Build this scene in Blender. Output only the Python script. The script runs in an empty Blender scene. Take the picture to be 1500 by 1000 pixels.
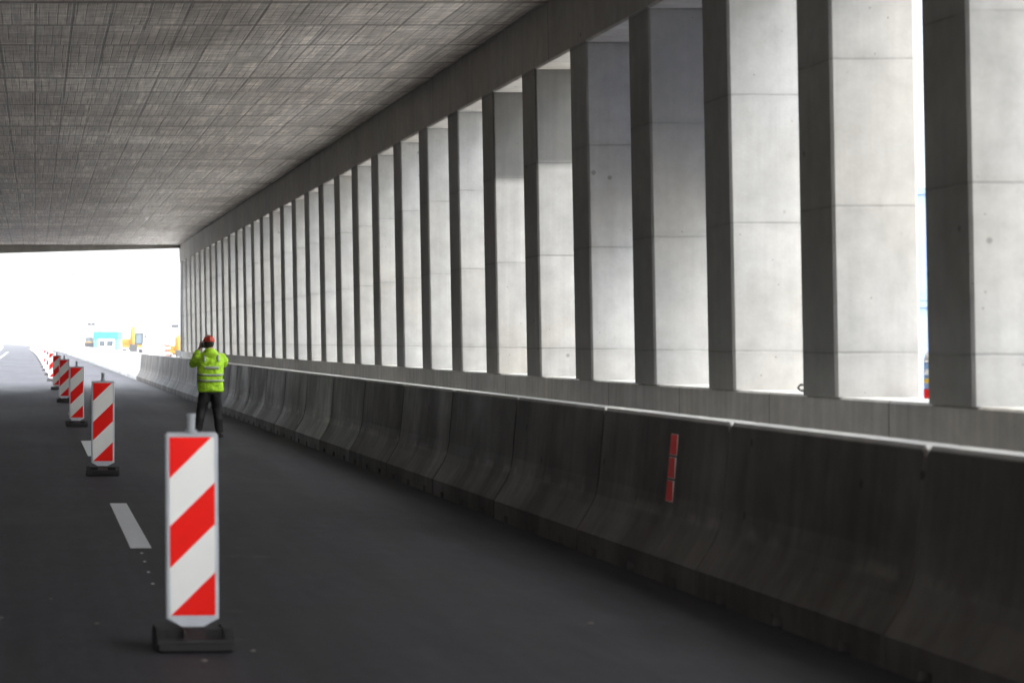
import bpy, math, random
from mathutils import Vector, Matrix
random.seed(7)
S = bpy.context.scene
COL = S.collection
H = 1.65            # eye height
R = math.radians

# ------------------------------------------------------------------ helpers
class MB:
    def __init__(s): s.v=[]; s.f=[]; s.m=[]
    def add(s, vs, fs, mi=0):
        o=len(s.v); s.v+= [tuple(p) for p in vs]
        s.f+= [tuple(i+o for i in f) for f in fs]; s.m+=[mi]*len(fs); return s
    def box(s,x0,x1,y0,y1,z0,z1,mi=0,M=None):
        vs=[Vector((x,y,z)) for z in (z0,z1) for y in (y0,y1) for x in (x0,x1)]
        if M is not None: vs=[M@p for p in vs]
        return s.add(vs,[(0,2,3,1),(4,5,7,6),(0,1,5,4),(2,6,7,3),(0,4,6,2),(1,3,7,5)],mi)
    def bbox(s,x0,x1,y0,y1,z0,z1,b=.02,mi=0,M=None):
        """box with all edges chamfered by b"""
        rings=[]
        def ring(z,i):
            X0,X1,Y0,Y1=x0+i,x1-i,y0+i,y1-i; c=b
            return [(X0+c,Y0,z),(X1-c,Y0,z),(X1,Y0+c,z),(X1,Y1-c,z),(X1-c,Y1,z),(X0+c,Y1,z),(X0,Y1-c,z),(X0,Y0+c,z)]
        for z,i in ((z0,b),(z0+b,0),(z1-b,0),(z1,b)): rings.append(ring(z,i))
        return s.loft(rings,mi=mi,M=M)
    def loft(s,rings,closed=True,cap=True,mi=0,M=None):
        n=len(rings[0]); vs=[Vector(p) for r in rings for p in r]
        if M is not None: vs=[M@p for p in vs]
        fs=[]
        for k in range(len(rings)-1):
            for i in range(n if closed else n-1):
                j=(i+1)%n
                fs.append((k*n+i,k*n+j,(k+1)*n+j,(k+1)*n+i))
        if cap:
            fs.append(tuple(range(n-1,-1,-1))); fs.append(tuple((len(rings)-1)*n+i for i in range(n)))
        return s.add(vs,fs,mi)
    def tube(s,p0,p1,r0,r1=None,n=12,mi=0):
        r1=r0 if r1 is None else r1
        return s.path([p0,p1],[r0,r1],n,mi)
    def path(s,pts,rad,n=12,mi=0):
        pts=[Vector(p) for p in pts]; rings=[]
        up=None
        for i,p in enumerate(pts):
            d=(pts[min(i+1,len(pts)-1)]-pts[max(i-1,0)]).normalized()
            if up is None:
                up=Vector((0,0,1)) if abs(d.z)<.9 else Vector((0,1,0))
            a=d.cross(up).normalized(); b=a.cross(d).normalized(); up=b
            r=rad[i] if not isinstance(rad,(int,float)) else rad
            ra,rb=r if isinstance(r,tuple) else (r,r)
            rings.append([p+a*math.cos(t)*ra+b*math.sin(t)*rb for t in [2*math.pi*k/n for k in range(n)]])
        return s.loft(rings,mi=mi)
    def ell(s,c,r,n=16,m=10,z0=-1,z1=1,mi=0,M=None):
        rings=[]
        for k in range(m+1):
            z=z0+(z1-z0)*k/m
            a=math.asin(max(-1,min(1,z))) if True else 0
            # even angle spacing
            a=math.asin(z0)+(math.asin(z1)-math.asin(z0))*k/m
            cr=max(math.cos(a),.02); sz=math.sin(a)
            rings.append([(c[0]+r[0]*cr*math.cos(2*math.pi*i/n),c[1]+r[1]*cr*math.sin(2*math.pi*i/n),c[2]+r[2]*sz) for i in range(n)])
        return s.loft(rings,mi=mi,M=M)
    def prism(s,poly,a0,a1,axis='y',mi=0):
        """poly of 2-D points extruded along an axis"""
        def P(p,a):
            return (p[0],a,p[1]) if axis=='y' else ((a,p[0],p[1]) if axis=='x' else (p[0],p[1],a))
        return s.loft([[P(p,a0) for p in poly],[P(p,a1) for p in poly]],mi=mi)
    def build(s,name,mats,parent=None,smooth=False,loc=None):
        me=bpy.data.meshes.new(name); me.from_pydata(s.v,[],s.f)
        for m in (mats if isinstance(mats,(list,tuple)) else [mats]): me.materials.append(m)
        me.polygons.foreach_set('material_index',s.m)
        import bmesh
        bm=bmesh.new(); bm.from_mesh(me); bmesh.ops.recalc_face_normals(bm,faces=bm.faces); bm.to_mesh(me); bm.free()
        if smooth: me.polygons.foreach_set('use_smooth',[True]*len(me.polygons))
        me.update()
        o=bpy.data.objects.new(name,me); COL.objects.link(o)
        if parent is not None: o.parent=parent
        if loc is not None: o.location=loc
        return o
def tag(o,label=None,cat=None,group=None,kind=None):
    if label: o['label']=label
    if cat: o['category']=cat
    if group: o['group']=group
    if kind: o['kind']=kind
    return o
def empty(name,loc=(0,0,0),rz=0,**k):
    o=bpy.data.objects.new(name,None); COL.objects.link(o); o.location=loc; o.rotation_euler=(0,0,rz)
    o.empty_display_size=.2
    return tag(o,**k)
def copy_tree(o,parent=None):
    c=o.copy(); COL.objects.link(c)
    if parent is not None: c.parent=parent
    for ch in list(o.children): copy_tree(ch,c)
    return c
ORD=['first','second','third','fourth','fifth','sixth','seventh','eighth','ninth','tenth','eleventh','twelfth','thirteenth','fourteenth','fifteenth','sixteenth','seventeenth','eighteenth','nineteenth','twentieth','twenty-first','twenty-second','twenty-third','twenty-fourth','twenty-fifth']

# ------------------------------------------------------------------ materials
class NT:
    """tiny node-expression helper"""
    def __init__(s,name):
        s.mat=bpy.data.materials.new(name); s.mat.use_nodes=True
        s.t=s.mat.node_tree; s.b=s.t.nodes['Principled BSDF']
        s.L=s.t.links
        s.geo=s.t.nodes.new('ShaderNodeNewGeometry'); s.tc=s.t.nodes.new('ShaderNodeTexCoord')
        s.oi=s.t.nodes.new('ShaderNodeObjectInfo')
    def put(s,inp,val):
        if isinstance(val,bpy.types.NodeSocket): s.L.new(val,inp)
        else:
            if isinstance(val,(tuple,list)) and len(val)==3 and inp.type=='RGBA': val=(*val,1)
            inp.default_value=val
    def m(s,op,a,b=0.0,c=0.0):
        n=s.t.nodes.new('ShaderNodeMath'); n.operation=op
        s.put(n.inputs[0],a); s.put(n.inputs[1],b)
        if len(n.inputs)>2: s.put(n.inputs[2],c)
        return n.outputs[0]
    def xyz(s,vec=None):
        n=s.t.nodes.new('ShaderNodeSeparateXYZ'); s.put(n.inputs[0],vec if vec is not None else s.geo.outputs['Position']); return n.outputs
    def vec(s,x,y,z):
        n=s.t.nodes.new('ShaderNodeCombineXYZ'); s.put(n.inputs[0],x); s.put(n.inputs[1],y); s.put(n.inputs[2],z); return n.outputs[0]
    def scale(s,v,sc):
        n=s.t.nodes.new('ShaderNodeVectorMath'); n.operation='MULTIPLY'; s.put(n.inputs[0],v); n.inputs[1].default_value=sc; return n.outputs[0]
    def vadd(s,a,b):
        n=s.t.nodes.new('ShaderNodeVectorMath'); n.operation='ADD'; s.put(n.inputs[0],a); s.put(n.inputs[1],b); return n.outputs[0]
    def noise(s,v,scale=5,detail=4,rough=.55,dist=0):
        n=s.t.nodes.new('ShaderNodeTexNoise'); s.put(n.inputs['Vector'],v); n.inputs['Scale'].default_value=scale
        n.inputs['Detail'].default_value=detail; n.inputs['Roughness'].default_value=rough; n.inputs['Distortion'].default_value=dist
        return n.outputs[0]
    def white(s,v):
        n=s.t.nodes.new('ShaderNodeTexWhiteNoise'); n.noise_dimensions='3D'; s.put(n.inputs['Vector'],v); return n.outputs[0]
    def voro(s,v,scale,feature='F1'):
        n=s.t.nodes.new('ShaderNodeTexVoronoi'); n.feature=feature; s.put(n.inputs['Vector'],v); n.inputs['Scale'].default_value=scale
        return n.outputs['Distance'], n.outputs['Color'] if 'Color' in n.outputs else None
    def rng(s,x,a,b,c=0.0,d=1.0,smooth=True):
        n=s.t.nodes.new('ShaderNodeMapRange'); n.interpolation_type='SMOOTHSTEP' if smooth else 'LINEAR'
        s.put(n.inputs[0],x); s.put(n.inputs[1],a); s.put(n.inputs[2],b); s.put(n.inputs[3],c); s.put(n.inputs[4],d); return n.outputs[0]
    def line(s,x,period,w):
        d=s.m('PINGPONG',x,period/2); return s.rng(d,w*.4,w,1,0)
    def mix(s,f,a,b,mode='MIX'):
        n=s.t.nodes.new('ShaderNodeMix'); n.data_type='RGBA'; n.blend_type=mode
        s.put(n.inputs[0],f); s.put(n.inputs[6],a); s.put(n.inputs[7],b); return n.outputs[2]
    def mul(s,col,f):
        """colour times scalar"""
        n=s.t.nodes.new('ShaderNodeVectorMath'); n.operation='SCALE'; s.put(n.inputs[0],col); s.put(n.inputs['Scale'],f); return n.outputs[0]
    def bump(s,h,strength=.3,dist=.01):
        n=s.t.nodes.new('ShaderNodeBump'); n.inputs['Strength'].default_value=strength; n.inputs['Distance'].default_value=dist
        s.put(n.inputs['Height'],h); s.L.new(n.outputs[0],s.b.inputs['Normal'])
    def out(s,color=None,rough=None,metal=None,spec=None):
        if color is not None: s.put(s.b.inputs['Base Color'],color)
        if rough is not None: s.put(s.b.inputs['Roughness'],rough)
        if metal is not None: s.put(s.b.inputs['Metallic'],metal)
        if spec is not None: s.put(s.b.inputs['Specular IOR Level'],spec)
        return s.mat

def simple(name,col,rough=.5,metal=0,var=.12,scale=8,spec=.5,bump=0):
    n=NT(name); f=n.noise(n.tc.outputs['Object'],scale,5,.6)
    k=n.rng(f,.25,.75,1-var,1+var,False)
    if bump: n.bump(n.noise(n.tc.outputs['Object'],scale*6,4,.6),bump,.004)
    return n.out(n.mul((*col,),k) if False else n.mul(n.mix(0.0,col,col),k),n.rng(f,.2,.8,rough-.06,rough+.08,False),metal,spec)

def concrete(name,col,pz=None,p0=0,panel_var=.1,line_dark=.45,streak=.12,rough=.75,top=None,vy=None,vy0=0,patch=0.0,spec=.4):
    n=NT(name); P=n.geo.outputs['Position']; x,y,z=n.xyz(P)
    rnd=n.oi.outputs['Random']
    off=n.vec(n.m('MULTIPLY',rnd,37.0),n.m('MULTIPLY',rnd,91.0),n.m('MULTIPLY',rnd,13.0))
    Q=n.vadd(P,off)
    big=n.noise(Q,.8,5,.6,.6); mid=n.noise(Q,5,6,.62); fine=n.noise(Q,45,4,.6)
    st=n.noise(n.scale(Q,(9,9,.45)),1.0,5,.65)           # vertical runs
    k=n.rng(big,.3,.7,.84,1.1,False)
    k=n.m('MULTIPLY',k,n.rng(mid,.3,.7,.87,1.09,False))
    k=n.m('MULTIPLY',k,n.rng(fine,.2,.8,.95,1.04,False))
    k=n.m('MULTIPLY',k,n.rng(st,.3,.75,1+streak*.5,1-streak,False))
    # air holes
    d,c=n.voro(Q,9.0); hole=n.rng(d,.035,.07,1,0)
    d2,_=n.voro(Q,2.2); hole2=n.rng(d2,.04,.065,1,0)
    hsel=n.m('MULTIPLY',n.rng(n.noise(Q,1.7,2),.46,.56,0,1),.55)
    k=n.m('MULTIPLY',k,n.m('SUBTRACT',1.0,n.m('MULTIPLY',hole,hsel)))
    k=n.m('MULTIPLY',k,n.m('SUBTRACT',1.0,n.m('MULTIPLY',hole2,.42)))
    hgt=n.m('ADD',n.m('MULTIPLY',mid,.5),n.m('MULTIPLY',fine,.35))
    ln=None
    if pz:
        zz=n.m('SUBTRACT',z,p0)
        idx=n.m('FLOOR',n.m('DIVIDE',zz,pz))
        w=n.white(n.vec(idx,n.m('MULTIPLY',rnd,50.0),3.1))
        k=n.m('MULTIPLY',k,n.rng(w,0,1,1-panel_var,1+panel_var*.6,False))
        wob=n.m('MULTIPLY',n.m('SUBTRACT',n.noise(Q,3,3),.5),.012)
        ln=n.m('MULTIPLY',n.line(n.m('ADD',zz,wob),pz,.011),n.rng(n.noise(Q,2.3,4),.36,.56,.25,1))
        # formwork leakage just below a joint
        below=n.m('PINGPONG',zz,pz/2)
        k=n.m('MULTIPLY',k,n.rng(n.m('ADD',below,n.m('MULTIPLY',mid,.08)),.04,.13,.93,1.0))
    if vy:
        ln2=n.m('MULTIPLY',n.line(n.m('SUBTRACT',y,vy0),vy,.012),n.rng(n.noise(Q,1.1,3),.3,.5,.35,1))
        idy=n.m('FLOOR',n.m('DIVIDE',n.m('SUBTRACT',y,vy0),vy))
        w2=n.white(n.vec(idy,7.7,1.2)); k=n.m('MULTIPLY',k,n.rng(w2,0,1,1-panel_var,1+panel_var*.6,False))
        ln=ln2 if ln is None else n.m('MAXIMUM',ln,ln2)
    if ln is not None:
        k=n.m('MULTIPLY',k,n.m('SUBTRACT',1.0,n.m('MULTIPLY',ln,line_dark)))
        hgt=n.m('SUBTRACT',hgt,n.m('MULTIPLY',ln,1.5))
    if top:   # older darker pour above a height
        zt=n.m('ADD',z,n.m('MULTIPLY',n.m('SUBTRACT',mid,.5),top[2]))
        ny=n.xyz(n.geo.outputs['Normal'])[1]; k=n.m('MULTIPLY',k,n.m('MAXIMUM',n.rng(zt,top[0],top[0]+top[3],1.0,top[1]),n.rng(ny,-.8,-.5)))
    base=n.mix(n.rng(n.noise(Q,.5,4),.35,.7,0,1),col,(col[0]*1.02,col[1]*.985,col[2]*.93))
    n.bump(hgt,.35,.006)
    return n.out(n.mul(base,k),n.rng(mid,.2,.8,rough-.1,rough+.1,False),0,spec)

def ceiling_mat():
    n=NT('board_marked_concrete'); P=n.geo.outputs['Position']; x,y,z=n.xyz(P)
    yy=n.m('SUBTRACT',y,21.1); wx=n.m('MULTIPLY',n.m('SUBTRACT',n.noise(n.scale(P,(1,.6,1)),.7,2),.5),.03)
    xx=n.m('ADD',x,wx)
    row=n.m('FLOOR',n.m('DIVIDE',yy,1.525)); big=n.m('FLOOR',n.m('DIVIDE',yy,6.1))
    xs=n.m('ADD',xx,n.m('MULTIPLY',n.white(n.vec(row,2.0,5.0)),.33))   # boards shift from row to row
    b1=n.m('FLOOR',n.m('DIVIDE',xs,.1)); b4=n.m('FLOOR',n.m('DIVIDE',xx,.405))
    w1=n.white(n.vec(b1,row,1.0)); w4=n.white(n.vec(b4,row,4.0)); wr=n.white(n.vec(row,9.0,4.0))
    k=n.rng(w1,0,1,.76,1.17,False)
    k=n.m('MULTIPLY',k,n.rng(w4,0,1,.94,1.05,False)); k=n.m('MULTIPLY',k,n.rng(wr,0,1,.93,1.06,False))
    grain=n.noise(n.scale(P,(26,1.1,1)),1.0,6,.68,.3); k=n.m('MULTIPLY',k,n.rng(grain,.32,.68,.66,1.28,False))
    gy=n.noise(n.scale(P,(1.6,9,1)),1.0,5,.65); k=n.m('MULTIPLY',k,n.rng(gy,.32,.68,.76,1.2,False)); hat=n.noise(n.scale(P,(3,16,1)),1.0,4,.7,.4); k=n.m('MULTIPLY',k,n.rng(hat,.35,.65,.78,1.18,False))
    blot=n.noise(P,.35,5,.6,.5); k=n.m('MULTIPLY',k,n.rng(blot,.32,.68,.66,1.26,False))
    l1=n.m('MULTIPLY',n.line(xs,.1,.008),n.rng(n.noise(n.scale(P,(3,.8,1)),1.0,4),.38,.56,.1,.85))
    l4=n.m('MULTIPLY',n.line(xx,.405,.02),n.rng(n.noise(n.scale(P,(2,.5,1)),1.0,3),.32,.56,.15,.85))
    t1=n.m('MULTIPLY',n.line(yy,1.525,.055),n.rng(n.noise(n.scale(P,(1,2,1)),1.0,3),.3,.55,.45,1))
    t6=n.line(yy,6.1,.095)
    ln=n.m('MAXIMUM',n.m('MAXIMUM',l1,l4),n.m('MAXIMUM',t1,t6))
    k=n.m('MULTIPLY',k,n.m('SUBTRACT',1.0,n.m('MULTIPLY',ln,.64)))
    hgt=n.m('ADD',n.m('MULTIPLY',w1,.5),n.m('ADD',n.m('MULTIPLY',grain,.8),n.m('MULTIPLY',ln,-1.2)))
    n.bump(hgt,.7,.006)
    col=n.mix(n.rng(blot,.35,.65,0,1),(.63,.565,.51),(.64,.595,.55))
    rough=n.rng(n.m('ADD',n.m('MULTIPLY',w1,.5),n.m('MULTIPLY',grain,.5)),.2,.8,.40,.66,False)
    return n.out(n.mul(col,k),rough,0,.5)

def barrier_mat(name,face_a,face_b):
    n=NT(name); P=n.geo.outputs['Position']; x,y,z=n.xyz(P)
    rnd=n.oi.outputs['Random']; Q=n.vadd(P,n.vec(0.0,n.m('MULTIPLY',rnd,60.0),n.m('MULTIPLY',rnd,20.0)))
    st=n.noise(n.scale(Q,(3,5.5,.35)),1.0,6,.65,.2); big=n.noise(Q,.9,5,.6); mid=n.noise(Q,7,5,.6); fine=n.noise(Q,60,3,.6)
    pat=n.rng(n.noise(n.scale(P,(1,.16,.6)),1.0,4,.6),.50,.66,0,1); k=n.m('ADD',n.rng(st,.3,.72,.87,1.13,False),n.m('MULTIPLY',pat,n.rng(n.noise(n.scale(Q,(3,3.2,.5)),1.0,5,.65,.6),.5,.74,0,1.1))); k=n.m('MULTIPLY',k,n.rng(big,.25,.75,.85,1.12,False)); k=n.m('MULTIPLY',k,n.rng(mid,.25,.75,.9,1.1,False))
    k=n.m('MULTIPLY',k,n.rng(fine,.2,.8,.94,1.05,False)); k=n.m('MULTIPLY',k,n.rng(rnd,0,1,.85,1.15,False))
    # lime bloom on the break between upper face and foot
    kn=n.rng(n.m('ABSOLUTE',n.m('SUBTRACT',z,n.m('ADD',.43,n.m('MULTIPLY',mid,.05)))),.0,.06,1,0)
    kn=n.m('MULTIPLY',kn,n.rng(n.noise(n.scale(Q,(1,2.2,1)),1.0,4),.45,.62,0,.9))
    d,_=n.voro(Q,2.4); hole=n.rng(d,.05,.08,.7,0); k=n.m('MULTIPLY',k,n.m('SUBTRACT',1.0,hole))
    k=n.m('ADD',k,kn)
    face_tone=n.mix(n.rng(big,.3,.7,0,1),face_a,face_b)
    ox,oy,oz=n.xyz(n.tc.outputs['Object'])          # shade painted into the traffic face, light into the paler top and back
    lit_top_back=n.m('MAXIMUM',n.rng(n.m('ADD',oz,n.m('MULTIPLY',fine,.006)),1.098,1.112),n.rng(ox,.40,.43))
    base=n.mix(lit_top_back,face_tone,(.43,.425,.41))
    n.bump(n.m('ADD',n.m('MULTIPLY',mid,.6),n.m('MULTIPLY',fine,.3)),.3,.006)
    return n.out(n.mul(base,k),n.rng(n.m('ADD',n.m('MULTIPLY',st,.4),n.m('MULTIPLY',big,.6)),.35,.65,.70,.44,False),0,.4)

def asphalt_mat():
    n=NT('asphalt'); P=n.geo.outputs['Position']
    lane=n.noise(n.scale(P,(1.6,.05,1)),1.0,4,.6); big=n.noise(n.scale(P,(.35,.12,1)),1.0,5,.6,.4); mid=n.noise(P,6,6,.65); fine=n.noise(P,140,3,.7)
    tr=n.noise(n.scale(P,(.12,1.3,1)),1.0,4,.6)
    k=n.rng(big,.32,.68,.62,1.4,False); k=n.m('MULTIPLY',k,n.rng(lane,.32,.68,.68,1.4,False)); k=n.m('MULTIPLY',k,n.rng(mid,.3,.7,.78,1.22,False))
    k=n.m('MULTIPLY',k,n.rng(fine,.3,.7,.55,1.5,False)); k=n.m('MULTIPLY',k,n.rng(tr,.32,.68,.84,1.16,False))
    gr=n.noise(P,32,4,.7); k=n.m('MULTIPLY',k,n.rng(gr,.32,.68,.62,1.4,False))
    lg=n.noise(n.scale(P,(7,.25,1)),1.0,3,.6); k=n.m('MULTIPLY',k,n.rng(lg,.35,.65,.86,1.16,False))
    mo=n.noise(n.scale(P,(9,1.6,1)),1.0,5,.7); k=n.m('MULTIPLY',k,n.rng(mo,.32,.68,.74,1.32,False))
    sp,_=n.voro(P,14.0); spk=n.m('MULTIPLY',n.rng(sp,.06,.13,1,0),n.rng(n.noise(P,2.1,3),.45,.65,.1,.9)); k=n.m('MULTIPLY',k,n.m('ADD',1.0,n.m('MULTIPLY',spk,1.6)))
    d,_=n.voro(P,95.0); n.bump(n.m('ADD',n.m('MULTIPLY',d,1.0),n.m('MULTIPLY',fine,.8)),.5,.004)
    # light dust scuffs
    sc=n.m('MULTIPLY',n.rng(n.noise(n.scale(P,(1.2,5,1)),1.0,5,.7,.8),.60,.76,0,.6),n.rng(mid,.4,.6,0,1))
    col=n.mix(sc,n.mul(n.mix(0.0,(.0185,.0182,.0235),(0,0,0)),k),(.12,.115,.11))
    return n.out(col,n.rng(big,.3,.7,.56,.76,False),0,.42)

M={}
M['pillar']=concrete('pillar_concrete',(.285,.286,.282),.98,1.57,.06,.22,.10)
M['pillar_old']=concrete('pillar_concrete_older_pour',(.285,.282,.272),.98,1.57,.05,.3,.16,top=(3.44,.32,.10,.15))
M['beam']=concrete('beam_concrete',(.37,.36,.345),None,0,.1,.5,.14,vy=6.1,vy0=21.1)
M['parapet']=concrete('parapet_concrete',(.47,.465,.45),None,0,.1,.55,.22,vy=2.1,vy0=12.9)
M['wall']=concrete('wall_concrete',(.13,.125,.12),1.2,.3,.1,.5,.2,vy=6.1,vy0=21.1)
M['ceiling']=ceiling_mat()
M['barrier']=barrier_mat('barrier_concrete_shaded',(.074,.064,.056),(.108,.096,.085))  # dark copy: the gallery's shade is put into the face colour
M['barrier_lit']=barrier_mat('barrier_concrete_lit',(.46,.455,.445),(.50,.495,.485))  # pale copy of the same concrete, with open daylight put into the colour
M['asphalt']=asphalt_mat()
M['paint']=simple('road_paint',(.62,.63,.64),.55,0,.12,14,.5,.2)
M['gravel']=simple('limestone_gravel',(.52,.505,.48),.9,0,.3,.4,.2,.4)
M['white']=simple('reflective_white',(.90,.88,.84),.45,.7,.03,6)
M['red']=simple('reflective_red',(.98,.010,.004),.45,.65,.04,6)
M['strip_red']=simple('fluorescent_red_sheet',(.98,.02,.008),.45,0,.04,6)
M['frame']=simple('pale_grey_plastic',(.70,.72,.76),.42,0,.05,10)
M['tube']=simple('grey_steel_tube',(.50,.52,.54),.4,.0,.08,20)
M['rubber']=simple('black_recycled_rubber',(.022,.021,.021),.62,0,.25,14,.4,.5)

# ------------------------------------------------------------------ setting: road, ground
END=75.0; START=-5.0
def bend(y):           # the carriageway swings very slightly left beyond the gallery
    return -.5*((y-70)/172)**2 if y>70 else 0.0
ys=[-60,-20,0,20,40,60,70]+[80+20*i for i in range(40)]+[1000,1300,1700,2100]
g=MB(); W=1500
g.add([(-W,-600,-.02),(W,-600,-.02),(W,2400,-.02),(-W,2400,-.02)],[(0,1,2,3)])
tag(g.build('ground',M['gravel']),kind='structure')
g=MB(); vs=[]
for y in ys: vs+=[(-4.7+bend(y),y,0),(5.1+bend(y),y,0)]
g.add(vs,[(2*i,2*i+1,2*i+3,2*i+2) for i in range(len(ys)-1)])
tag(g.build('road',M['asphalt']),kind='structure')
g=MB()
def stripe(x,y0,y1,w,z=.004,mi=0):
    n=max(1,int((y1-y0)/15)); vs=[]
    for i in range(n+1):
        y=y0+(y1-y0)*i/n; vs+=[(x-w/2+bend(y),y,z),(x+w/2+bend(y),y,z)]
    g.add(vs,[(2*i,2*i+1,2*i+3,2*i+2) for i in range(n)],mi)
k=0; y=16.28
while y<420:
    stripe(.845,y,y+4.5,.17); y+=13.0
stripe(-3.1,110,300,.13)
for yy,xx in ((13.9,.80),(14.6,.81),(15.3,.82),(15.9,.83)):  # pre-marking dabs between the dashes
    g.add([(xx+dx,yy+dy,.004) for dx,dy in ((-.008,-.045),(.014,-.02),(.008,.05),(-.012,.02))],[(0,1,2,3)])
tag(g.build('lane_marking',M['paint']),kind='structure')

# ------------------------------------------------------------------ the gallery
gal=empty('concrete_gallery',(0,0,0),label='grey concrete road gallery with board-marked ceiling and a long row of upright pillars',cat='gallery')
LEAN=.018; XF=5.35; ZS=1.273; ZB=4.52; ZC=5.135; DEP=.572; TH=.60
def xin(z): return XF-LEAN*(z-ZS)
g=MB(); g.box(-5.7,6.3,START,END,ZC,ZC+.9); g.build('ceiling_slab',M['ceiling'],gal)
g=MB(); a,b=xin(ZB),xin(ZC+.02)
g.prism([(a+.02,ZB),(a+DEP+.03,ZB),(a+DEP+.03,ZC+.02),(b,ZC+.02),(a,ZB+.02)],START+.004,END-.004)
g.build('edge_beam',M['beam'],gal)
g=MB(); g.prism([(XF+.03,-.05),(6.0,-.05),(6.0,ZS-.02),(5.98,ZS),(XF+.045,ZS),(XF+.03,ZS-.015)],START+.01,END-.01)
g.build('parapet',M['parapet'],gal)
g=MB(); g.box(-5.6,-5.1,START+.006,END-.006,-.05,ZC+.03); g.build('side_wall',M['wall'],gal)
g=MB()   # beam at the far mouth, a little deeper to the left
g.prism([(-5.1,ZC+.01),(xin(ZC)-.004,ZC+.01),(xin(ZC)-.004,ZC-.11),(-5.1,ZC-.40)],END-.55,END-.02)
g.build('end_beam',M['beam'],gal)
def pillar_mesh():
    g=MB(); c=.018
    rings=[]
    for z in (ZS-.0,ZB+.03):
        x=xin(z)+.003
        rings.append([(x+c,0,z),(x+DEP-c,0,z),(x+DEP,c,z),(x+DEP,TH-c,z),(x+DEP-c,TH,z),(x+c,TH,z),(x,TH-c,z),(x,c,z)])
    return g.loft(rings)
P0=pillar_mesh().build('pillar',M['pillar'],gal)
first=True; n0=-12
for i in range(n0,33):
    y=11.68+2.0*i
    if y+TH>END-.05 or y<START+.1: continue
    if first: o=P0; first=False
    else: o=P0.copy(); COL.objects.link(o); o.parent=gal
    o.location=(0,y,0)
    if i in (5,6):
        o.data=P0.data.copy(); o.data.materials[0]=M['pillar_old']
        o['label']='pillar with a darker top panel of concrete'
# closing pier at the far mouth
g=MB(); g.bbox(xin(3)-.0,xin(3)+.6,END-.5,END-.03,ZS-.01,ZB+.02,.015); g.build('end_pier',M['pillar'],gal)

# ------------------------------------------------------------------ barrier segments
XB=4.28
def barrier_mesh():
    g=MB(); Lh=2.908
    prof=lambda zb,dt,ins:[(0+ins,zb),(0+ins,.166),(.07+ins,.275),(.118+ins,.355),(.152+ins,.44),(.174+ins,.56),(.218+ins,1.095-dt),(.235+ins,1.122-dt-ins),(.405-ins,1.122-dt-ins),(.422-ins,1.095-dt),(.466-ins,.56),(.488-ins,.44),(.522-ins,.355),(.57-ins,.275),(.64-ins,.166),(.64-ins,zb)]
    st=[(0,0.0,.045,.012),(.014,0.0,.02,0),(.035,0.0,0,0)]
    for c in (.48,1.45,2.42):
        st+=[(c-.08,0,0,0),(c-.072,.062,0,0),(c+.072,.062,0,0),(c+.08,0,0,0)]
    st+=[(Lh-.035,0,0,0),(Lh-.014,0,.02,0),(Lh,0,.045,.012)]
    return g.loft([[(x,y,z) for x,z in prof(zb,dt,ins)] for y,zb,dt,ins in st])
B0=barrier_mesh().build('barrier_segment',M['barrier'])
segs=[]
for i in range(-2,78):
    o=B0 if i==-2 else B0.copy()
    if i!=-2: COL.objects.link(o)
    y=10.34+2.92*i+.006
    ang=math.atan((bend(y+2.92)-bend(y))/2.92) if y>66 else 0
    o.location=(XB+bend(y),y,0); o.rotation_euler=(0,0,-ang)
    if i==-2 or i==-1: lab='dark concrete barrier segment in shade, at the right edge of the photo'
    lab=None
    if y<18.5:
        lab={-2:'dark concrete barrier segment hidden beside the camera, just past the right edge',-1:'dark concrete barrier segment cut off by the lower right corner of the photo',
             0:'dark concrete barrier segment between the two nearest visible joints',1:'dark concrete barrier segment carrying the large red reflector strip',2:'dark concrete barrier segment just beyond the one with the large red strip'}.get(i)
    elif y<END-1: lab='%s concrete barrier segment inside the gallery beyond the large red reflector strip'%ORD[i-2]
    elif y<135: lab='%s pale concrete barrier segment in open daylight past the gallery mouth'%ORD[int((y-END+1)//2.92)]
    else: lab='far pale concrete barrier segment merging into one white line past the gallery mouth'
    tag(o,lab,'barrier','concrete barrier segments along the right of the road')
    if y>END+9:  # segments past the mouth take the copy with daylight in its colour
        if 'bw' not in globals(): bw=B0.data.copy(); bw.materials[0]=M['barrier_lit']
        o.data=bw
    segs.append(o)

# red reflector strips on the barrier
def bx(z): return XB+.16+.058*(z-.44)/.655
def strip_at(y,label):
    e=empty('reflector_strip',(bend(y)+bx(.76),y,.52),label=label,cat='reflector',group='red reflector strips on the barrier')
    for j in range(3):
        z0=.525+j*.162; z1=z0+.148; 
        def pt(yy,z,o): return (bx(z)-bx(.76)-o,yy,z-.52)
        g=MB()
        for (ya,yb,o0,o1,za,zb) in ((-.075,.075,-.001,.002,z0,z1),):
            g.add([pt(ya,za,o0),pt(yb,za,o0),pt(yb,zb,o0),pt(ya,zb,o0),pt(ya,za,o1),pt(yb,za,o1),pt(yb,zb,o1),pt(ya,zb,o1)],
                  [(0,1,2,3),(7,6,5,4),(0,4,5,1),(1,5,6,2),(2,6,7,3),(3,7,4,0)])
        pl=g.build('backing_plate',M['white'],e)
        g=MB()
        za,zb=z0+.003,z1-.003
        q=[(-.074,za),(.0745,za),(.0745,zb),(-.05,zb)] if j<2 else [(-.074,za),(.0745,za),(.0745,zb),(-.06,zb)]
        g.add([pt(a,b,.002) for a,b in q]+[pt(a,b,.0035) for a,b in q],[(3,2,1,0),(4,5,6,7),(0,1,5,4),(1,2,6,5),(2,3,7,6),(3,0,4,7)])
        g.build('red_sheet',M['strip_red'],pl)
    return e
strip_at(14.36,'large red reflector strip of three pieces on the dark nearest barrier')
strip_at(51.0,'red reflector strip on the barrier behind the person')
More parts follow.
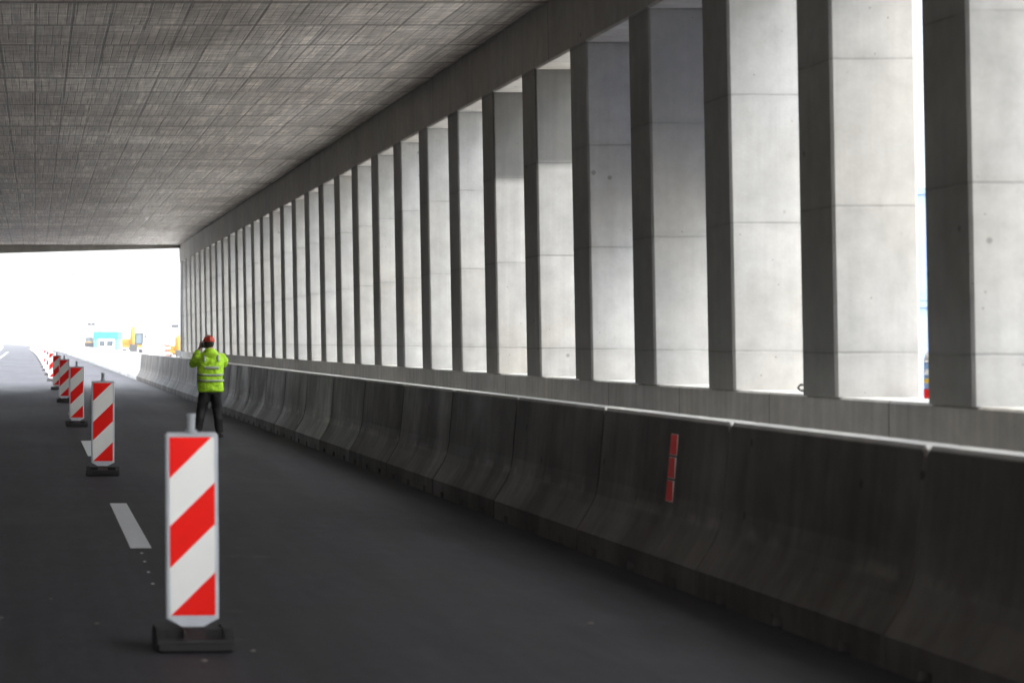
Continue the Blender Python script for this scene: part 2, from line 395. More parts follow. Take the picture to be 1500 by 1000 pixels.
strip_at(88.0,'small dark red reflector strip on the barrier just outside the gallery mouth')
strip_at(126.0,'small faint red reflector strip on the white far barrier below the turquoise cabin')

# ------------------------------------------------------------------ striped beacons
def clip(poly,f):
    out=[]
    for i in range(len(poly)):
        a,b=poly[i],poly[(i+1)%len(poly)]; fa,fb=f(a),f(b)
        if fa>=0: out.append(a)
        if (fa>=0)!=(fb>=0):
            t=fa/(fa-fb); out.append((a[0]+(b[0]-a[0])*t,a[1]+(b[1]-a[1])*t))
    return out
def make_beacon():
    r=empty('striped_beacon')
    # rubber foot: plate, end blocks, ribs and sloping front with pockets
    g=MB()
    g.bbox(-.205,.205,-.22,.22,0,.055,.012)
    g.prism([(-.195,.05),(.195,.05),(.185,.085),(-.185,.085)],-.03,.03)
    for x0,x1 in ((-.203,-.155),(-.06,.06),(.155,.203)):
        g.prism([(-.217,.05),(.217,.05),(.212,.066),(.09,.113),(-.09,.113),(-.212,.066)],x0,x1,'x')
    g.prism([(-.157,.05),(.157,.05),(.157,.103),(-.157,.103)],-.055,.055)
    for s in (-1,1):
        g.prism([(-.214,.05),(-.19,.05),(-.19,.07),(-.212,.064)],s*.108-.05,s*.108+.05,'x')
    g.build('rubber_base',M['rubber'],r)
    w=.142; zb,zt=.155,1.156
    def outline(i,c=.014):
        return [(-w+i,zb+.0+i),(-.045+i*.3,.104),(.045-i*.3,.104),(w-i,zb+i),(w-i,zt-c-i),(w-c-i,zt-i),(-w+c+i,zt-i),(-w+i,zt-c-i)]
    g=MB()
    rr=[]
    for y,i in ((-.026,.008),(-.018,0),(.018,0),(.026,.008)):
        rr.append([(x,y,z) for x,z in outline(i)])
    g.loft(rr); pan=g.build('panel',M['frame'],r)
    # striped sheeting set in the frame
    x0,x1,z0,z1=-.120,.122,zb+.018,zt-.025
    rect=[(x0,z0),(x1,z0),(x1,z1),(x0,z1)]
    g=MB(); sl=.97; per=.4825; red=.225
    for kk in range(-2,5):
        t=z1-.221-kk*per            # red band lower-left edge height at x0
        for mi,(lo,hi) in ((1,(t,t+red)),(0,(t+red,t+per))):
            p=clip(rect,lambda q:q[1]-(lo+sl*(q[0]-x0))); 
            if len(p)>2: p=clip(p,lambda q:(hi+sl*(q[0]-x0))-q[1])
            if len(p)>2: 
                n=len(p); g.add([(a,-.0285,b) for a,b in p],[tuple(range(n))],mi)
    g.build('striped_sheet',[M['white'],M['red']],pan)
    g=MB(); g.tube((0,0,zt-.01),(0,0,zt+.095),.021,n=16); g.tube((0,0,zt+.085),(0,0,zt+.10),.025,.022,n=16); g.tube((0,0,zt-.002),(0,0,zt+.012),.034,n=16)
    g.build('lamp_socket',M['tube'],r)
    return r
BE=make_beacon()
GB='red and white striped beacons along the lane line'
pos=[(.851,11.05,.5,-.8),(.835,25.2,-1.5,.4),(.805,39.5,2,.3),(.79,55.0,-1,0),(.745,69.0,1,0),(.70,84.0,0,.5),(.67,98.5,0,0)]
y=98.5
while y<330: y+=14.4; pos.append((.65+bend(y),y,random.uniform(-4,4),random.uniform(-1,1)))
for i,(x,y,rz,ry) in enumerate(pos):
    o=BE if i==0 else copy_tree(BE)
    o.location=(x,y,.001); o.rotation_euler=(0,R(ry*.5),R(rz))
    if i==0: lab='largest red and white striped beacon, out of focus in the foreground'
    elif i<7: lab='red and white striped beacon, %s in line behind the large foreground one'%ORD[i-1]
    elif i<10: lab='washed-out red and white striped beacon, %s one standing outside the gallery mouth'%ORD[i-5]
    else: lab='tiny far striped beacon fading into white haze on the road'
    tag(o,lab,'beacon',GB)

# ------------------------------------------------------------------ small loose things
M['dark_metal']=simple('dark_metal',(.03,.03,.032),.45,.3,.2,20)
M['bright_metal']=simple('bright_metal',(.5,.5,.5),.35,.8,.1,20)
M['stone']=simple('chip_stone',(.17,.155,.135),.85,0,.2,30)
M['blue_plastic']=simple('blue_plastic',(.20,.32,.52),.45,0,.1,8)
M['yellow_plastic']=simple('yellow_plastic',(.8,.5,.03),.45,0,.1,8)
M['cap_white']=simple('white_plastic',(.8,.8,.8),.4,0,.05,8)
chips=[(.36,11.95,.022,'pale stone chip on the asphalt left of the large beacon'),(-.2,12.2,.018,'stone chip lying on the dark asphalt at far left of the large beacon'),
       (.872,10.55,.03,'stone chip in front of the large beacon foot'),(1.16,10.9,.022,'stone chip right of the large beacon foot'),
       (3.24,11.95,.03,'pale stone chip on the road midway between the large beacon and the barrier'),(.10,13.1,.015,'small chip on the asphalt left of the near lane dash')]
for x,y,r,lab in chips:
    g=MB(); rings=[]
    for z,q in ((0,.8),(r*.35,1),(r*.7,.6)):
        rings.append([(x_*r*1.6,y_*r,z) for x_,y_ in [(math.cos(t)*q*random.uniform(.75,1.2),math.sin(t)*q*random.uniform(.75,1.2)) for t in [i*math.pi*2/7 for i in range(7)]]])
    g.loft(rings); g.v=[(p[0]*.5,p[1]*.55,p[2]*.5) for p in g.v]; o=g.build('stone_chip',M['stone'],loc=(x,y,.001)); o.rotation_euler=(0,0,random.uniform(-.6,.6))
    tag(o,lab,'stone chip','stone chips scattered on the road')
# dark clamp on the sill
cl=empty('steel_clamp',(5.62,14.95,ZS+.001),R(-20),label='small dark steel clamp lying on the bright sill between two pillars',cat='clamp')
g=MB(); g.path([(-.03,0,.012),(-.045,0,.035),(-.03,0,.055),(.05,0,.055),(.075,0,.03),(.05,0,.012),(-.03,0,.012)],.009,8); g.build('loop',M['dark_metal'],cl)
g=MB(); g.box(.02,.14,-.012,.012,.004,.022); g.tube((.11,0,.02),(.11,0,.06),.01); g.build('tail',M['bright_metal'],cl)
# bottle on the sill
bt=empty('plastic_bottle',(6.0-.17+.048,13.0+.62-.25,ZS+.001),0,label='white capped plastic bottle with blue, yellow and red bands standing on the sill',cat='bottle')
g=MB(); 
def lathe(g,prof,n=20,mi=0):
    g.loft([[(r*math.cos(2*math.pi*i/n),r*math.sin(2*math.pi*i/n),z) for i in range(n)] for r,z in prof],mi=mi); return g
lathe(g,[(.066,0),(.07,.01),(.07,.06)]); g.build('red_foot',M['red'],bt,True)
g=MB(); lathe(g,[(.068,.0601),(.068,.235)]); lb=g.build('body',M['blue_plastic'],bt,True)
g=MB(); lathe(g,[(.0695,.10),(.0695,.13)]); g.build('yellow_band',M['yellow_plastic'],lb,True)
g=MB(); lathe(g,[(.0695,.155),(.0695,.19)]); g.build('white_band',M['cap_white'],lb,True)
g=MB(); lathe(g,[(.07,.2351),(.07,.26),(.058,.295),(.03,.315),(.028,.33),(.0,.331)]); g.build('cap',M['cap_white'],bt,True)

# ------------------------------------------------------------------ things outside
M['cont_blue']=simple('container_blue_paint',(.17,.24,.42),.45,0,.1,2)
M['turq']=simple('turquoise_paint',(.03,.27,.31),.45,0,.06,2)
M['skyblue']=simple('sky_blue_paint',(.08,.25,.5),.45,0,.06,2)
M['cabin_white']=simple('cabin_white_paint',(.75,.76,.77),.5,0,.04,2)
M['glass']=simple('window_glass',(.05,.065,.08),.12,0,.1,2,.6)
M['yellow']=simple('machine_yellow',(.36,.17,.008),.45,0,.12,3)
M['black']=simple('machine_black',(.02,.02,.022),.55,0,.2,6)
M['mast_red']=simple('mast_red',(.55,.06,.04),.5,0,.1,2)
M['galv']=simple('galvanised_steel',(.10,.105,.11),.5,.2,.1,4)
M['brick']=simple('reddish_board',(.22,.05,.035),.7,0,.2,6)
def xp(px,z): return (px-51)*z/3000
def zp(py,z): return H+(499-py)*z/3000

# site cabin
D=250; x0,x1=xp(136.5,D),xp(173,D); h=zp(485.5,D)
cab=empty('site_cabin',((x0+x1)/2,D,-.02),R(-14),label='turquoise roofed white and blue site cabin with two windows behind the far barrier',cat='cabin')
w=(x1-x0)/2
g=MB(); g.box(-w+.06,w-.06,.04,2.4,0,h-.8); g.build('wall',M['skyblue'],cab)
g=MB(); g.bbox(-w,w,-.12,2.5,h-.86,h,.03); g.build('roof',M['turq'],cab)
g=MB(); g.box(-w+.5,w-.42,.0,.039,0,h-.87); fr=g.build('front_panel',M['cabin_white'],cab)
for a,b in ((-w+.72,-w+1.42),(-w+1.66,-w+2.46)):
    g=MB(); g.box(a-.05,b+.05,-.03,-.002,.95,1.72); wn=g.build('window',M['cabin_white'],fr)
    g=MB(); g.box(a,b,-.04,-.031,1.0,1.67); g.build('pane',M['glass'],wn)
g=MB(); g.box(-w-.0,-w+.058,.5,1.3,.05,2.0); g.build('door',M['cont_blue'],cab)

def excavator(loc,rz,label,sc=1.0):
    e=empty('excavator',loc,rz,label=label,cat='excavator'); e.scale=(sc,sc,sc)
    for s in (-1,1):
        g=MB(); g.prism([(-1.3,.1),(-1.15,0),(1.15,0),(1.4,.22),(1.4,.45),(1.2,.62),(-1.2,.62),(-1.4,.4)],s*1.1-.22,s*1.1+.22,'x'); g.build('track',M['black'],e)
    g=MB(); g.bbox(-1.3,1.3,-.9,1.7,.75,1.15,.05); g.box(-.5,.5,-.5,.5,.45,.75)
    g.bbox(-1.35,-.35,-.7,1.75,1.14,1.95,.08); g.bbox(.1,1.3,.7,1.75,1.14,1.9,.08)
    hs=g.build('body',M['yellow'],e)
    g=MB(); g.bbox(-1.3,1.3,1.72,2.1,.8,1.75,.08); g.build('counterweight',M['black'],hs)
    g=MB()
    for x in (.3,1.28):
        for y in (-.85,.62): g.box(x-.075,x+.075,y-.075,y+.075,1.15,2.6)
    g.bbox(.22,1.36,-.92,.7,2.58,2.7,.03); g.box(.26,1.32,-.88,.66,1.14,1.3)
    cb=g.build('cab',M['black'],e)
    g=MB(); g.box(.34,1.24,-.85,-.84,1.32,2.57); g.box(.31,.32,-.8,.58,1.32,2.57); g.box(1.26,1.27,-.8,.58,1.32,2.57); g.box(.34,1.24,.62,.63,1.32,2.57); g.build('window',M['cabglass'],cb)
    g=MB(); g.path([(-.1,-.6,1.1),(-.1,-1.3,2.2),(-.1,-1.9,3.15),(-.1,-2.6,3.35)],[(.28,.3),(.31,.36),(.29,.32),(.24,.26)],8); g.build('boom',M['yellow'],e)
    g=MB(); g.path([(-.1,-2.45,3.45),(-.1,-2.75,2.5),(-.1,-2.9,1.2)],[(.22,.26),(.22,.24),(.16,.18)],8); g.build('arm',M['yellow'],e)
    g=MB(); g.prism([(-3.2,.25),(-2.6,.2),(-2.35,.7),(-2.7,1.25),(-3.05,1.2)],-.6,.4,'x'); g.build('bucket',M['black'],e)
    g=MB(); g.tube((1.35,-.8,2.2),(1.62,-.95,2.3),.02); g.box(1.55,1.75,-1.0,-.95,2.05,2.4); g.build('mirror',M['black'],cb)
    return e
M['cabglass']=simple('cab_glass',(.10,.135,.16),.35,0,.08,2,.3)
D=270
excavator((xp(195,D),D+2,-.02),R(2),'yellow excavator facing the road, right of the turquoise cabin',.99)
excavator((xp(137,310),310,-.02),R(165),'yellow machine mostly hidden behind the left end of the turquoise cabin',.8)
excavator((xp(257.5,200),200,-.02),R(8),'small yellow excavator partly hidden by the farthest pillars of the gallery',.62)
# stack of reddish boards
D=150
st=empty('board_stack',(xp(246,D),D,-.02),R(8),label='small stack of reddish and white boards beyond the barrier near the last pillars',cat='boards')
for j in range(7):
    g=MB(); g.box(-.16,.16,0,1.2,(.1+j*.195),.1+j*.195+.13); g.build('board',M['brick'] if j%2==0 else M['cabin_white'],st)
g=MB()
for x in (-.12,.12): g.box(x-.03,x+.03,.1,1.1,0,.1)
g.build('skid',M['brick'],st)
# floodlight poles
def flood(px,py,D,label,two):
    x=xp(px,D); h=zp(py,D)
    e=empty('floodlight_pole',(x,D,-.02),0,label=label,cat='floodlight')
    g=MB(); g.tube((0,0,0),(0,0,h),.1,.08,8); g.tube((-.7,0,h-.05),(.7,0,h-.05),.05,n=6); g.build('pole',M['galv'],e)
    for s in two:
        g=MB(); g.bbox(s-.34,s+.34,-.16,.16,h-.16,h+.34,.03,M=Matrix.Rotation(R(0),4,'X')); g.build('lamp',M['black'],e)
flood(133.5,475,420,'floodlight pole with two dark lamps above the left end of the turquoise cabin',(-.4,.45))
flood(256.5,478,380,'floodlight pole with two dark lamps beside the farthest pillars',(-.34,.3))
def pole(px,py,D,label,r=.17):
    e=empty('lamp_post',(xp(px,D),D,-.02),0,label=label,cat='lamp post'); h=zp(py,D)
    g=MB(); g.tube((0,0,0),(0,0,h),r*1.4,r,8); g.build('pole',M['galv'],e)
    g=MB(); g.path([(0,0,h-.1),(-.5,0,h+.15),(-1.4,0,h+.2)],[.05,.05,.05],6); g.bbox(-2.1,-1.35,-.15,.15,h+.12,h+.26,.03); g.build('lamp_head',M['galv'],e)
pole(146,466,600,'thin pale lamp post rising behind the turquoise cabin')
pole(115,458,700,'thin pale lamp post left of the turquoise cabin')
# lattice mast
D=1400; hm=zp(383,D)
e=empty('lattice_mast',(xp(107,D),D,-.02),R(20),label='faint red and white lattice mast far beyond the road',cat='mast')
nb=10
for bnd in range(nb):
    g=MB(); za,zb_=hm*bnd/nb,hm*(bnd+1)/nb
    wa=1.9*(1-.55*bnd/nb); wb=1.9*(1-.55*(bnd+1)/nb)
    cs=[(-1,-1),(1,-1),(1,1),(-1,1)]
    for j in range(4):
        c,d=cs[j],cs[(j+1)%4]
        g.tube((c[0]*wa,c[1]*wa,za),(c[0]*wb,c[1]*wb,zb_),.34,n=5)
        g.tube((c[0]*wa,c[1]*wa,za),(d[0]*wb,d[1]*wb,zb_),.2,n=5); g.tube((d[0]*wa,d[1]*wa,za),(c[0]*wb,c[1]*wb,zb_),.2,n=5)
        g.tube((c[0]*wb,c[1]*wb,zb_),(d[0]*wb,d[1]*wb,zb_),.2,n=5)
    g.build('lattice_band',M['mast_red'] if bnd%2==0 else M['cabin_white'],e)
# blue stacked containers seen through the slit
for j,lab in enumerate(('lower blue storage container seen through the narrow slit beside the near pillar','upper blue storage container of the stack seen through the narrow slit beside the near pillar')):
    c=empty('storage_container',(20.9,48,-.02+j*2.59),R(-23),label=lab,cat='container')
    g=MB(); n=28; pts=[]
    for i in range(n):
        xx=-3+6*i/(n-1); pts.append((xx,-1.2+(.035 if (i//2)%2 else 0)))
    pts+=[(3,1.22),(-3,1.22)]
    g.prism(pts,.12,2.45,'z'); g.build('side_wall',M['cont_blue'],c)
    g=MB()
    for z in (0,2.44): 
        g.box(-3.03,3.03,-1.24,-1.14,z,z+.14); g.box(-3.03,3.03,1.14,1.24,z,z+.14)
    for x in (-3.03,2.93):
        for y in (-1.245,1.145): g.box(x,x+.1,y,y+.1,.13,2.45)
    g.box(-3,3,-1.13,1.13,2.455,2.56); g.build('frame',M['cont_blue'],c)

# added sheet, out of view, that shades the upper pillars of two bays
M['shade_cloth']=simple('blue_shade_cloth',(.07,.085,.15),.5,0,.15,3,.5,.3)
tt=M['shade_cloth'].node_tree; tl=tt.nodes.new('ShaderNodeBsdfTranslucent'); tl.inputs[0].default_value=(.54,.55,.62,1); ms=tt.nodes.new('ShaderNodeMixShader'); ms.inputs[0].default_value=.62
tt.links.new(tt.nodes['Principled BSDF'].outputs[0],ms.inputs[1]); tt.links.new(tl.outputs[0],ms.inputs[2]); tt.links.new(ms.outputs[0],tt.nodes['Material Output'].inputs[0])
g=MB(); n=16; rows=[]
for k in range(7):
    z=2.92+k*(2.05/6)
    rows.append([(6.03+.035*math.sin(i*1.3+k*.9)+.02*math.sin(k*2.1),15.75+i*(4.1/n),z+(.03*math.sin(i*.8) if k==0 else 0)) for i in range(n+1)])
g.loft(rows,closed=False,cap=False); o=g.build('added_shade_sheet',M['shade_cloth'],None,True); m=o.modifiers.new('so','SOLIDIFY'); m.thickness=.006
tag(o,'added dark blue sheet that shades the upper half of two pillar bays','added_shade_sheet')
# thin white haze
g=MB(); g.box(-1550,1550,-650,2450,-1.02,70)
hz=bpy.data.materials.new('haze'); hz.use_nodes=True; ht=hz.node_tree; ht.nodes.remove(ht.nodes['Principled BSDF'])
pv=ht.nodes.new('ShaderNodeVolumePrincipled'); pv.inputs['Color'].default_value=(.95,.97,1,1); pv.inputs['Density'].default_value=.0003; pv.inputs['Anisotropy'].default_value=.3
ht.links.new(pv.outputs[0],ht.nodes['Material Output'].inputs['Volume'])
tag(g.build('haze',hz),kind='stuff')

# ------------------------------------------------------------------ person
M['hivis']=None
def hivis():
    n=NT('hi_vis_fabric'); P=n.tc.outputs['Object']
    f=n.noise(P,7,4,.6); w=n.noise(n.scale(P,(6,6,22)),1.0,4,.6,1.2)
    n.bump(n.m('ADD',w,n.m('MULTIPLY',f,.5)),.6,.03)
    return n.out(n.mul(n.mix(0.0,(.55,.95,.035),(0,0,0)),n.rng(f,.3,.7,.9,1.08,False)),.6,0,.3)
M['hivis']=hivis()
M['reflect']=simple('reflective_tape',(.44,.50,.36),.5,0,.22,14)
M['trouser']=simple('dark_trouser_cloth',(.022,.021,.022),.6,0,.25,9,.4,.5)
M['boot']=simple('black_leather',(.015,.014,.014),.45,0,.2,20)
M['skin']=simple('skin',(.55,.33,.25),.5,0,.06,10)
M['hair']=simple('dark_hair',(.02,.015,.012),.5,0,.3,40)
M['helmet']=simple('red_helmet_plastic',(.62,.055,.02),.32,0,.05,6)
M['cam']=simple('black_camera_body',(.012,.012,.013),.45,0,.1,20)
pr=empty('person',(3.0,35,.001),R(4),label='person in yellow-green hi-vis jacket and red helmet seen from behind holding a camera up',cat='person')
def remesh(o,vox,sm=6,disp=0):
    m=o.modifiers.new('r','REMESH'); m.mode='VOXEL'; m.voxel_size=vox; m.use_smooth_shade=True
    m=o.modifiers.new('s','SMOOTH'); m.factor=.5; m.iterations=sm
    if disp:
        t=bpy.data.textures.new('creases','CLOUDS'); t.noise_scale=.09; t.noise_depth=2
        m=o.modifiers.new('d','DISPLACE'); m.texture=t; m.strength=disp; m.mid_level=.5; m.texture_coords='LOCAL'
def ering(cx,cy,z,a,b,n=24,p=2.4):
    out=[]
    for i in range(n):
        t=2*math.pi*i/n; c,s=math.cos(t),math.sin(t)
        out.append((cx+a*math.copysign(abs(c)**(2/p),c),cy+b*math.copysign(abs(s)**(2/p),s),z))
    return out
TOR=[(.775,.0,.0,.205,.15),(.80,.0,.0,.222,.165),(.92,.0,.0,.222,.168),(1.05,-.005,-.005,.218,.162),(1.18,-.005,-.01,.22,.16),(1.30,-.005,-.005,.235,.152),(1.37,-.005,.005,.225,.138),(1.425,-.005,.02,.175,.115),(1.47,-.005,.035,.10,.09),(1.52,-.005,.045,.078,.078)]
def tor(z):
    for a,b in zip(TOR,TOR[1:]):
        if a[0]<=z<=b[0]:
            t=(z-a[0])/(b[0]-a[0]); return tuple(p+(q-p)*t for p,q in zip(a,b))
    return TOR[-1]
# continuous body under the clothes
def skin_body():
    V=[];E=[];Rr=[]
    def v(p,r,par=None):
        V.append(p);Rr.append(r);i=len(V)-1
        if par is not None:E.append((par,i))
        return i
    pel=v((0,0,.9),.13); ab=v((0,0,1.08),.12,pel); ch=v((0,.0,1.30),.14,ab); ne=v((-.005,.04,1.46),.058,ch); nk=v((-.01,.06,1.53),.056,ne)
    hd=v((-.012,.085,1.60),.088,nk); tp=v((-.012,.085,1.665),.08,hd)
    for s,ex in ((-1,-.265),(1,.23)):
        sh=v((s*.18,.01,1.37),.065,ch); el=v((ex,.13,1.24),.045,sh); wr=v((s*.12-.03,.30,1.49),.03,el); pm=v((s*.10-.03,.315,1.545),(.034,.02),wr)
        bs=v((s*.085-.03,.32,1.58),(.034,.016),pm)
        for j in range(4):
            k1=v((s*(.10)-.03+ (j-1.5)*.0*s,.30+.018*j,1.595),.0095,bs); k2=v((s*.075-.03,.305+.018*j,1.63),.009,k1); v((s*.045-.03,.31+.017*j,1.632),.008,k2)
        t1=v((s*.08-.03,.285,1.55),.011,pm); v((s*.055-.03,.28,1.575),.0095,t1)
        hp=v((s*.09,0,.84),.1,pel); fx=-.22 if s<0 else .155
        kn=v((s*.09+(fx-s*.09)*.5,.02,.47),.058,hp); an=v((fx,-.01,.10),.04,kn); v((fx+s*.05,.13,.05),.035,an)
    me=bpy.data.meshes.new('body'); me.from_pydata(V,E,[]); me.materials.append(M['skin'])
    o=bpy.data.objects.new('body',me); COL.objects.link(o); o.parent=pr
    m=o.modifiers.new('sk','SKIN'); m.use_smooth_shade=True
    for i,r in enumerate(Rr): me.skin_vertices[0].data[i].radius=r if isinstance(r,tuple) else (r,r)
    me.skin_vertices[0].data[0].use_root=True
    m=o.modifiers.new('ss','SUBSURF'); m.levels=1; m.render_levels=2
    return o
body=skin_body()
# face bits and ears
g=MB(); g.ell((-.012,.085,1.612),(.078,.098,.118),18,12); g.ell((-.012,.186,1.60),(.014,.02,.024),8,6)
for s in (-1,1):
    g.ell((-.012+s*.08,.085,1.605),(.012,.022,.034),8,6)
g.build('head',M['skin'],pr,True)
g=MB()
for s in (-1,1): g.ell((-.012+s*.032,.172,1.622),(.014,.01,.009),8,6)
g.ell((-.012,.176,1.558),(.026,.008,.008),8,6)
g.build('eyes_and_mouth',M['hair'],pr,True)
g=MB(); g.ell((-.012,.068,1.615),(.086,.096,.11),18,12,-.75,.6); g.build('hair',M['hair'],pr,True)
# helmet: shell, ridge and brim
g=MB(); hc=(-.012,.075,1.635)
g.ell(hc,(.104,.125,.108),24,8,.02,1)
g.loft([[(hc[0]+.016*sx,hc[1]+.125*math.cos(t)*q,hc[2]+.108*math.sin(t)*q) for sx,q in ((-1,1.0),(-1,1.05),(1,1.05),(1,1.0))] for t in [R(8+164*i/14) for i in range(15)]])
g.loft([ [(hc[0]+.108*math.cos(t),hc[1]+.13*math.sin(t)+(.035 if math.sin(t)>0 else 0)*math.sin(t),hc[2]-.004) for t in [2*math.pi*i/28 for i in range(28)]],
         [(hc[0]+.117*math.cos(t),hc[1]+.138*math.sin(t)+(.05 if math.sin(t)>0 else 0)*math.sin(t),hc[2]+.002) for t in [2*math.pi*i/28 for i in range(28)]],
         [(hc[0]+.104*math.cos(t),hc[1]+.125*math.sin(t),hc[2]+.014) for t in [2*math.pi*i/28 for i in range(28)]]])
g.build('helmet',M['helmet'],pr,True)
# jacket
g=MB(); g.loft([ering(cx,cy,z,a,b) for z,cx,cy,a,b in TOR])
for s,ex in ((-1,-.28),(1,.245)):
    g.path([(s*.14,.01,1.36),(s*.205,.02,1.355),(s*.235,.06,1.31),(ex,.13,1.255),(s*.23-.01,.19,1.30),(s*.17-.03,.26,1.41),(s*.135-.03,.295,1.475)],[.075,.085,.084,.078,.07,.058,.046],14)
jk=g.build('jacket',M['hivis'],pr,True); remesh(jk,.012,4,.034)
g=MB(); g.ell((-.005,-.095,1.415),(.115,.058,.085),18,12); g.ell((-.005,-.02,1.475),(.098,.085,.045),18,10); hd=g.build('hood',M['hivis'],jk,True); remesh(hd,.011,4,.018)
def band(z0,z1,droop=0.0,half=False,a0=0,a1=360,out=.017):
    g=MB(); n=48; rings=[]
    for kz in range(3):
        z=z0+(z1-z0)*kz/2; rg=[]
        for i in range(n+1):
            t=R(a0+(a1-a0)*i/n); zz=z-droop*max(0,-math.sin(t))
            q=tor(zz); c,s=math.cos(t),math.sin(t); p=2.4
            rg.append((q[1]+(q[3]+out)*math.copysign(abs(c)**(2/p),c),q[2]+(q[4]+out)*math.copysign(abs(s)**(2/p),s),zz))
        rings.append(rg)
    g.loft(rings,closed=False,cap=False)
    o=g.build('reflective_band',M['reflect'],jk,True)
    m=o.modifiers.new('so','SOLIDIFY'); m.thickness=.004
    return o
band(1.072,1.107,.024,out=.013); band(.957,.995,.006,out=.013)
p=band(1.165,1.215,0,a0=243,a1=297); p.name='back_patch'
for s in (-1,1):
    g=MB(); rows=[]
    for z in (1.295,1.33,1.37,1.40,1.415):
        q=tor(z); dx=s*.115; aa=(abs(dx)/(q[3]))**2.4; yb=-(q[4])*(max(0,1-aa))**(1/2.4)+q[2]-.016
        if z>1.41: yb+=.02
        rows.append([(q[1]+dx-.024,yb,z),(q[1]+dx+.024,yb,z)])
    g.loft(rows,closed=False,cap=False); o=g.build('shoulder_stripe',M['reflect'],jk,True); m=o.modifiers.new('so','SOLIDIFY'); m.thickness=.004
# trousers
g=MB(); g.loft([ering(0,0,z,a,b) for z,a,b in ((.74,.16,.12),(.80,.18,.13),(.9,.18,.13),(.98,.17,.12))])
for s,fx in ((-1,-.22),(1,.155)):
    g.path([(s*.085,0,.84),(s*.09,.005,.74),(s*.09+(fx-s*.09)*.45,.025,.50),(s*.09+(fx-s*.09)*.75,.0,.28),(fx,-.005,.085)],[(.108,.118),(.11,.12),(.088,.092),(.078,.082),(.07,.076)],14)
tr=g.build('trousers',M['trouser'],pr,True); remesh(tr,.013,5,.02)
for s,fx in ((-1,-.22),(1,.155)):
    g=MB(); d=R(-18*s); c_,s_=math.cos(d),math.sin(d)
    def fp(x,y,z): return (fx+x*c_-y*s_, -.01+x*s_+y*c_, z)
    rings=[]
    for y,w_,hh in ((-.085,.03,.05),(-.07,.042,.11),(-.02,.046,.12),(.04,.047,.11),(.10,.05,.075),(.16,.046,.06),(.195,.028,.04)):
        rings.append([fp(-w_,y,0),fp(w_,y,0),fp(w_,y,hh*.6),fp(w_*.6,y,hh),fp(-w_*.6,y,hh),fp(-w_,y,hh*.6)])
    g.loft(rings); b=g.build('boot',M['boot'],pr,True); remesh(b,.009,2)
# the camera held to the face
cm=empty('camera',(3.0-.06,35.295,1.575),R(4),label='black camera held up to the face of the person in the hi-vis jacket',cat='camera')
g=MB(); g.bbox(-.075,.075,-.03,.03,-.05,.045,.01); g.bbox(-.03,.03,-.025,.035,.04,.075,.01); g.bbox(.045,.078,-.03,.045,-.05,.04,.01); g.build('camera_body',M['cam'],cm)
g=MB(); g.tube((0,.03,0),(0,.15,0),.037,.04,18); g.tube((0,.15,0),(0,.165,0),.043,n=18); g.build('lens',M['cam'],cm,False)

# ------------------------------------------------------------------ light, sky, camera
wd=bpy.data.worlds.new('World'); S.world=wd; wd.use_nodes=True
t=wd.node_tree; bg=t.nodes['Background']
sky=t.nodes.new('ShaderNodeTexSky'); sky.sky_type='NISHITA'; sky.sun_disc=False
SUN_EL,SUN_AZ=R(55),R(150)          # behind the camera, a little to the right, behind thin cloud
sky.sun_elevation=SUN_EL; sky.sun_rotation=SUN_AZ; sky.air_density=1.0; sky.dust_density=3.0; sky.ozone_density=1
# high white overcast laid over the clear-sky model
tcn=t.nodes.new('ShaderNodeTexCoord'); nz=t.nodes.new('ShaderNodeTexNoise'); nz.inputs['Scale'].default_value=2.2; nz.inputs['Detail'].default_value=5
t.links.new(tcn.outputs['Generated'],nz.inputs['Vector'])
sx=t.nodes.new('ShaderNodeSeparateXYZ'); t.links.new(tcn.outputs['Generated'],sx.inputs[0])
el=t.nodes.new('ShaderNodeMapRange'); el.inputs[1].default_value=0; el.inputs[2].default_value=.85; el.inputs[3].default_value=1.3; el.inputs[4].default_value=6.2; t.links.new(sx.outputs[2],el.inputs[0])
nr=t.nodes.new('ShaderNodeMapRange'); nr.inputs[1].default_value=.3; nr.inputs[2].default_value=.7; nr.inputs[3].default_value=.85; nr.inputs[4].default_value=1.15; t.links.new(nz.outputs[0],nr.inputs[0])
mr=t.nodes.new('ShaderNodeMath'); mr.operation='MULTIPLY'; t.links.new(el.outputs[0],mr.inputs[0]); t.links.new(nr.outputs[0],mr.inputs[1])
vd=t.nodes.new('ShaderNodeVectorMath'); vd.operation='DOT_PRODUCT'; t.links.new(tcn.outputs['Generated'],vd.inputs[0])
vd.inputs[1].default_value=(math.sin(SUN_AZ)*math.cos(SUN_EL),math.cos(SUN_AZ)*math.cos(SUN_EL),math.sin(SUN_EL))   # cloud is brighter round the veiled sun
mx0=t.nodes.new('ShaderNodeMath'); mx0.operation='MAXIMUM'; t.links.new(vd.outputs['Value'],mx0.inputs[0]); mx0.inputs[1].default_value=0
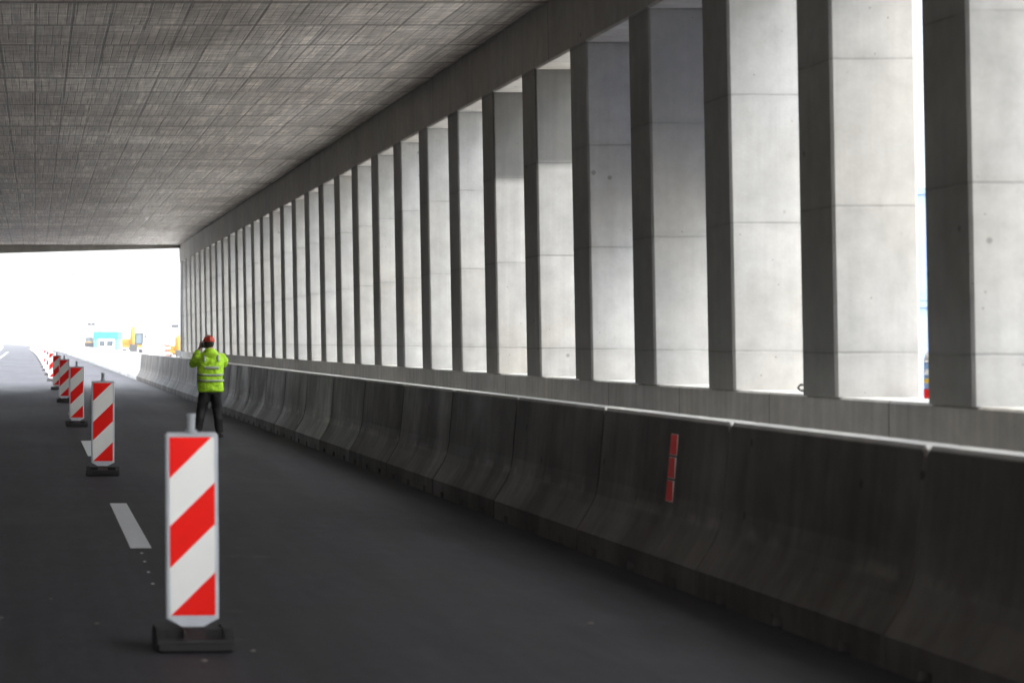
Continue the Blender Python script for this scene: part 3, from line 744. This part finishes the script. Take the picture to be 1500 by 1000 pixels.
pw=t.nodes.new('ShaderNodeMath'); pw.operation='POWER'; t.links.new(mx0.outputs[0],pw.inputs[0]); pw.inputs[1].default_value=2
ma=t.nodes.new('ShaderNodeMath'); ma.operation='MULTIPLY_ADD'; t.links.new(pw.outputs[0],ma.inputs[0]); ma.inputs[1].default_value=7.5; t.links.new(mr.outputs[0],ma.inputs[2]); mr=ma
cc=t.nodes.new('ShaderNodeCombineColor'); 
for i,q in enumerate((.97,1.0,1.03)):
    mm=t.nodes.new('ShaderNodeMath'); mm.operation='MULTIPLY'; mm.inputs[1].default_value=q; t.links.new(mr.outputs[0],mm.inputs[0]); t.links.new(mm.outputs[0],cc.inputs[i])
mx=t.nodes.new('ShaderNodeMix'); mx.data_type='RGBA'; mx.inputs[0].default_value=.85
t.links.new(sky.outputs[0],mx.inputs[6]); t.links.new(cc.outputs[0],mx.inputs[7]); t.links.new(mx.outputs[2],bg.inputs[0]); bg.inputs[1].default_value=.15
sl=bpy.data.lights.new('sun','SUN'); sl.energy=1.0; sl.angle=R(42); sl.color=(1,.96,.9)
so=bpy.data.objects.new('sun',sl); COL.objects.link(so)
dirv=Vector((math.sin(SUN_AZ)*math.cos(SUN_EL),math.cos(SUN_AZ)*math.cos(SUN_EL),math.sin(SUN_EL)))
so.rotation_euler=dirv.to_track_quat('Z','Y').to_euler(); so.location=dirv*50

cd=bpy.data.cameras.new('camera_view'); cam=bpy.data.objects.new('camera_view',cd); COL.objects.link(cam)
cam.location=(0,0,H); cam.rotation_euler=(R(90),0,0)
cd.sensor_width=36; cd.lens=72; cd.shift_x=699/1500; cd.shift_y=-1/1500
cd.clip_end=9000; cd.dof.use_dof=True; cd.dof.focus_distance=30; cd.dof.aperture_fstop=2.8
S.camera=cam
S.view_settings.view_transform='Standard'; S.view_settings.look='None'; S.view_settings.gamma=1
S.view_settings.exposure=2.45
S.render.engine='CYCLES'
cy=S.cycles; cy.use_denoising=True; cy.max_bounces=12; cy.diffuse_bounces=8; cy.glossy_bounces=6; cy.sample_clamp_indirect=10
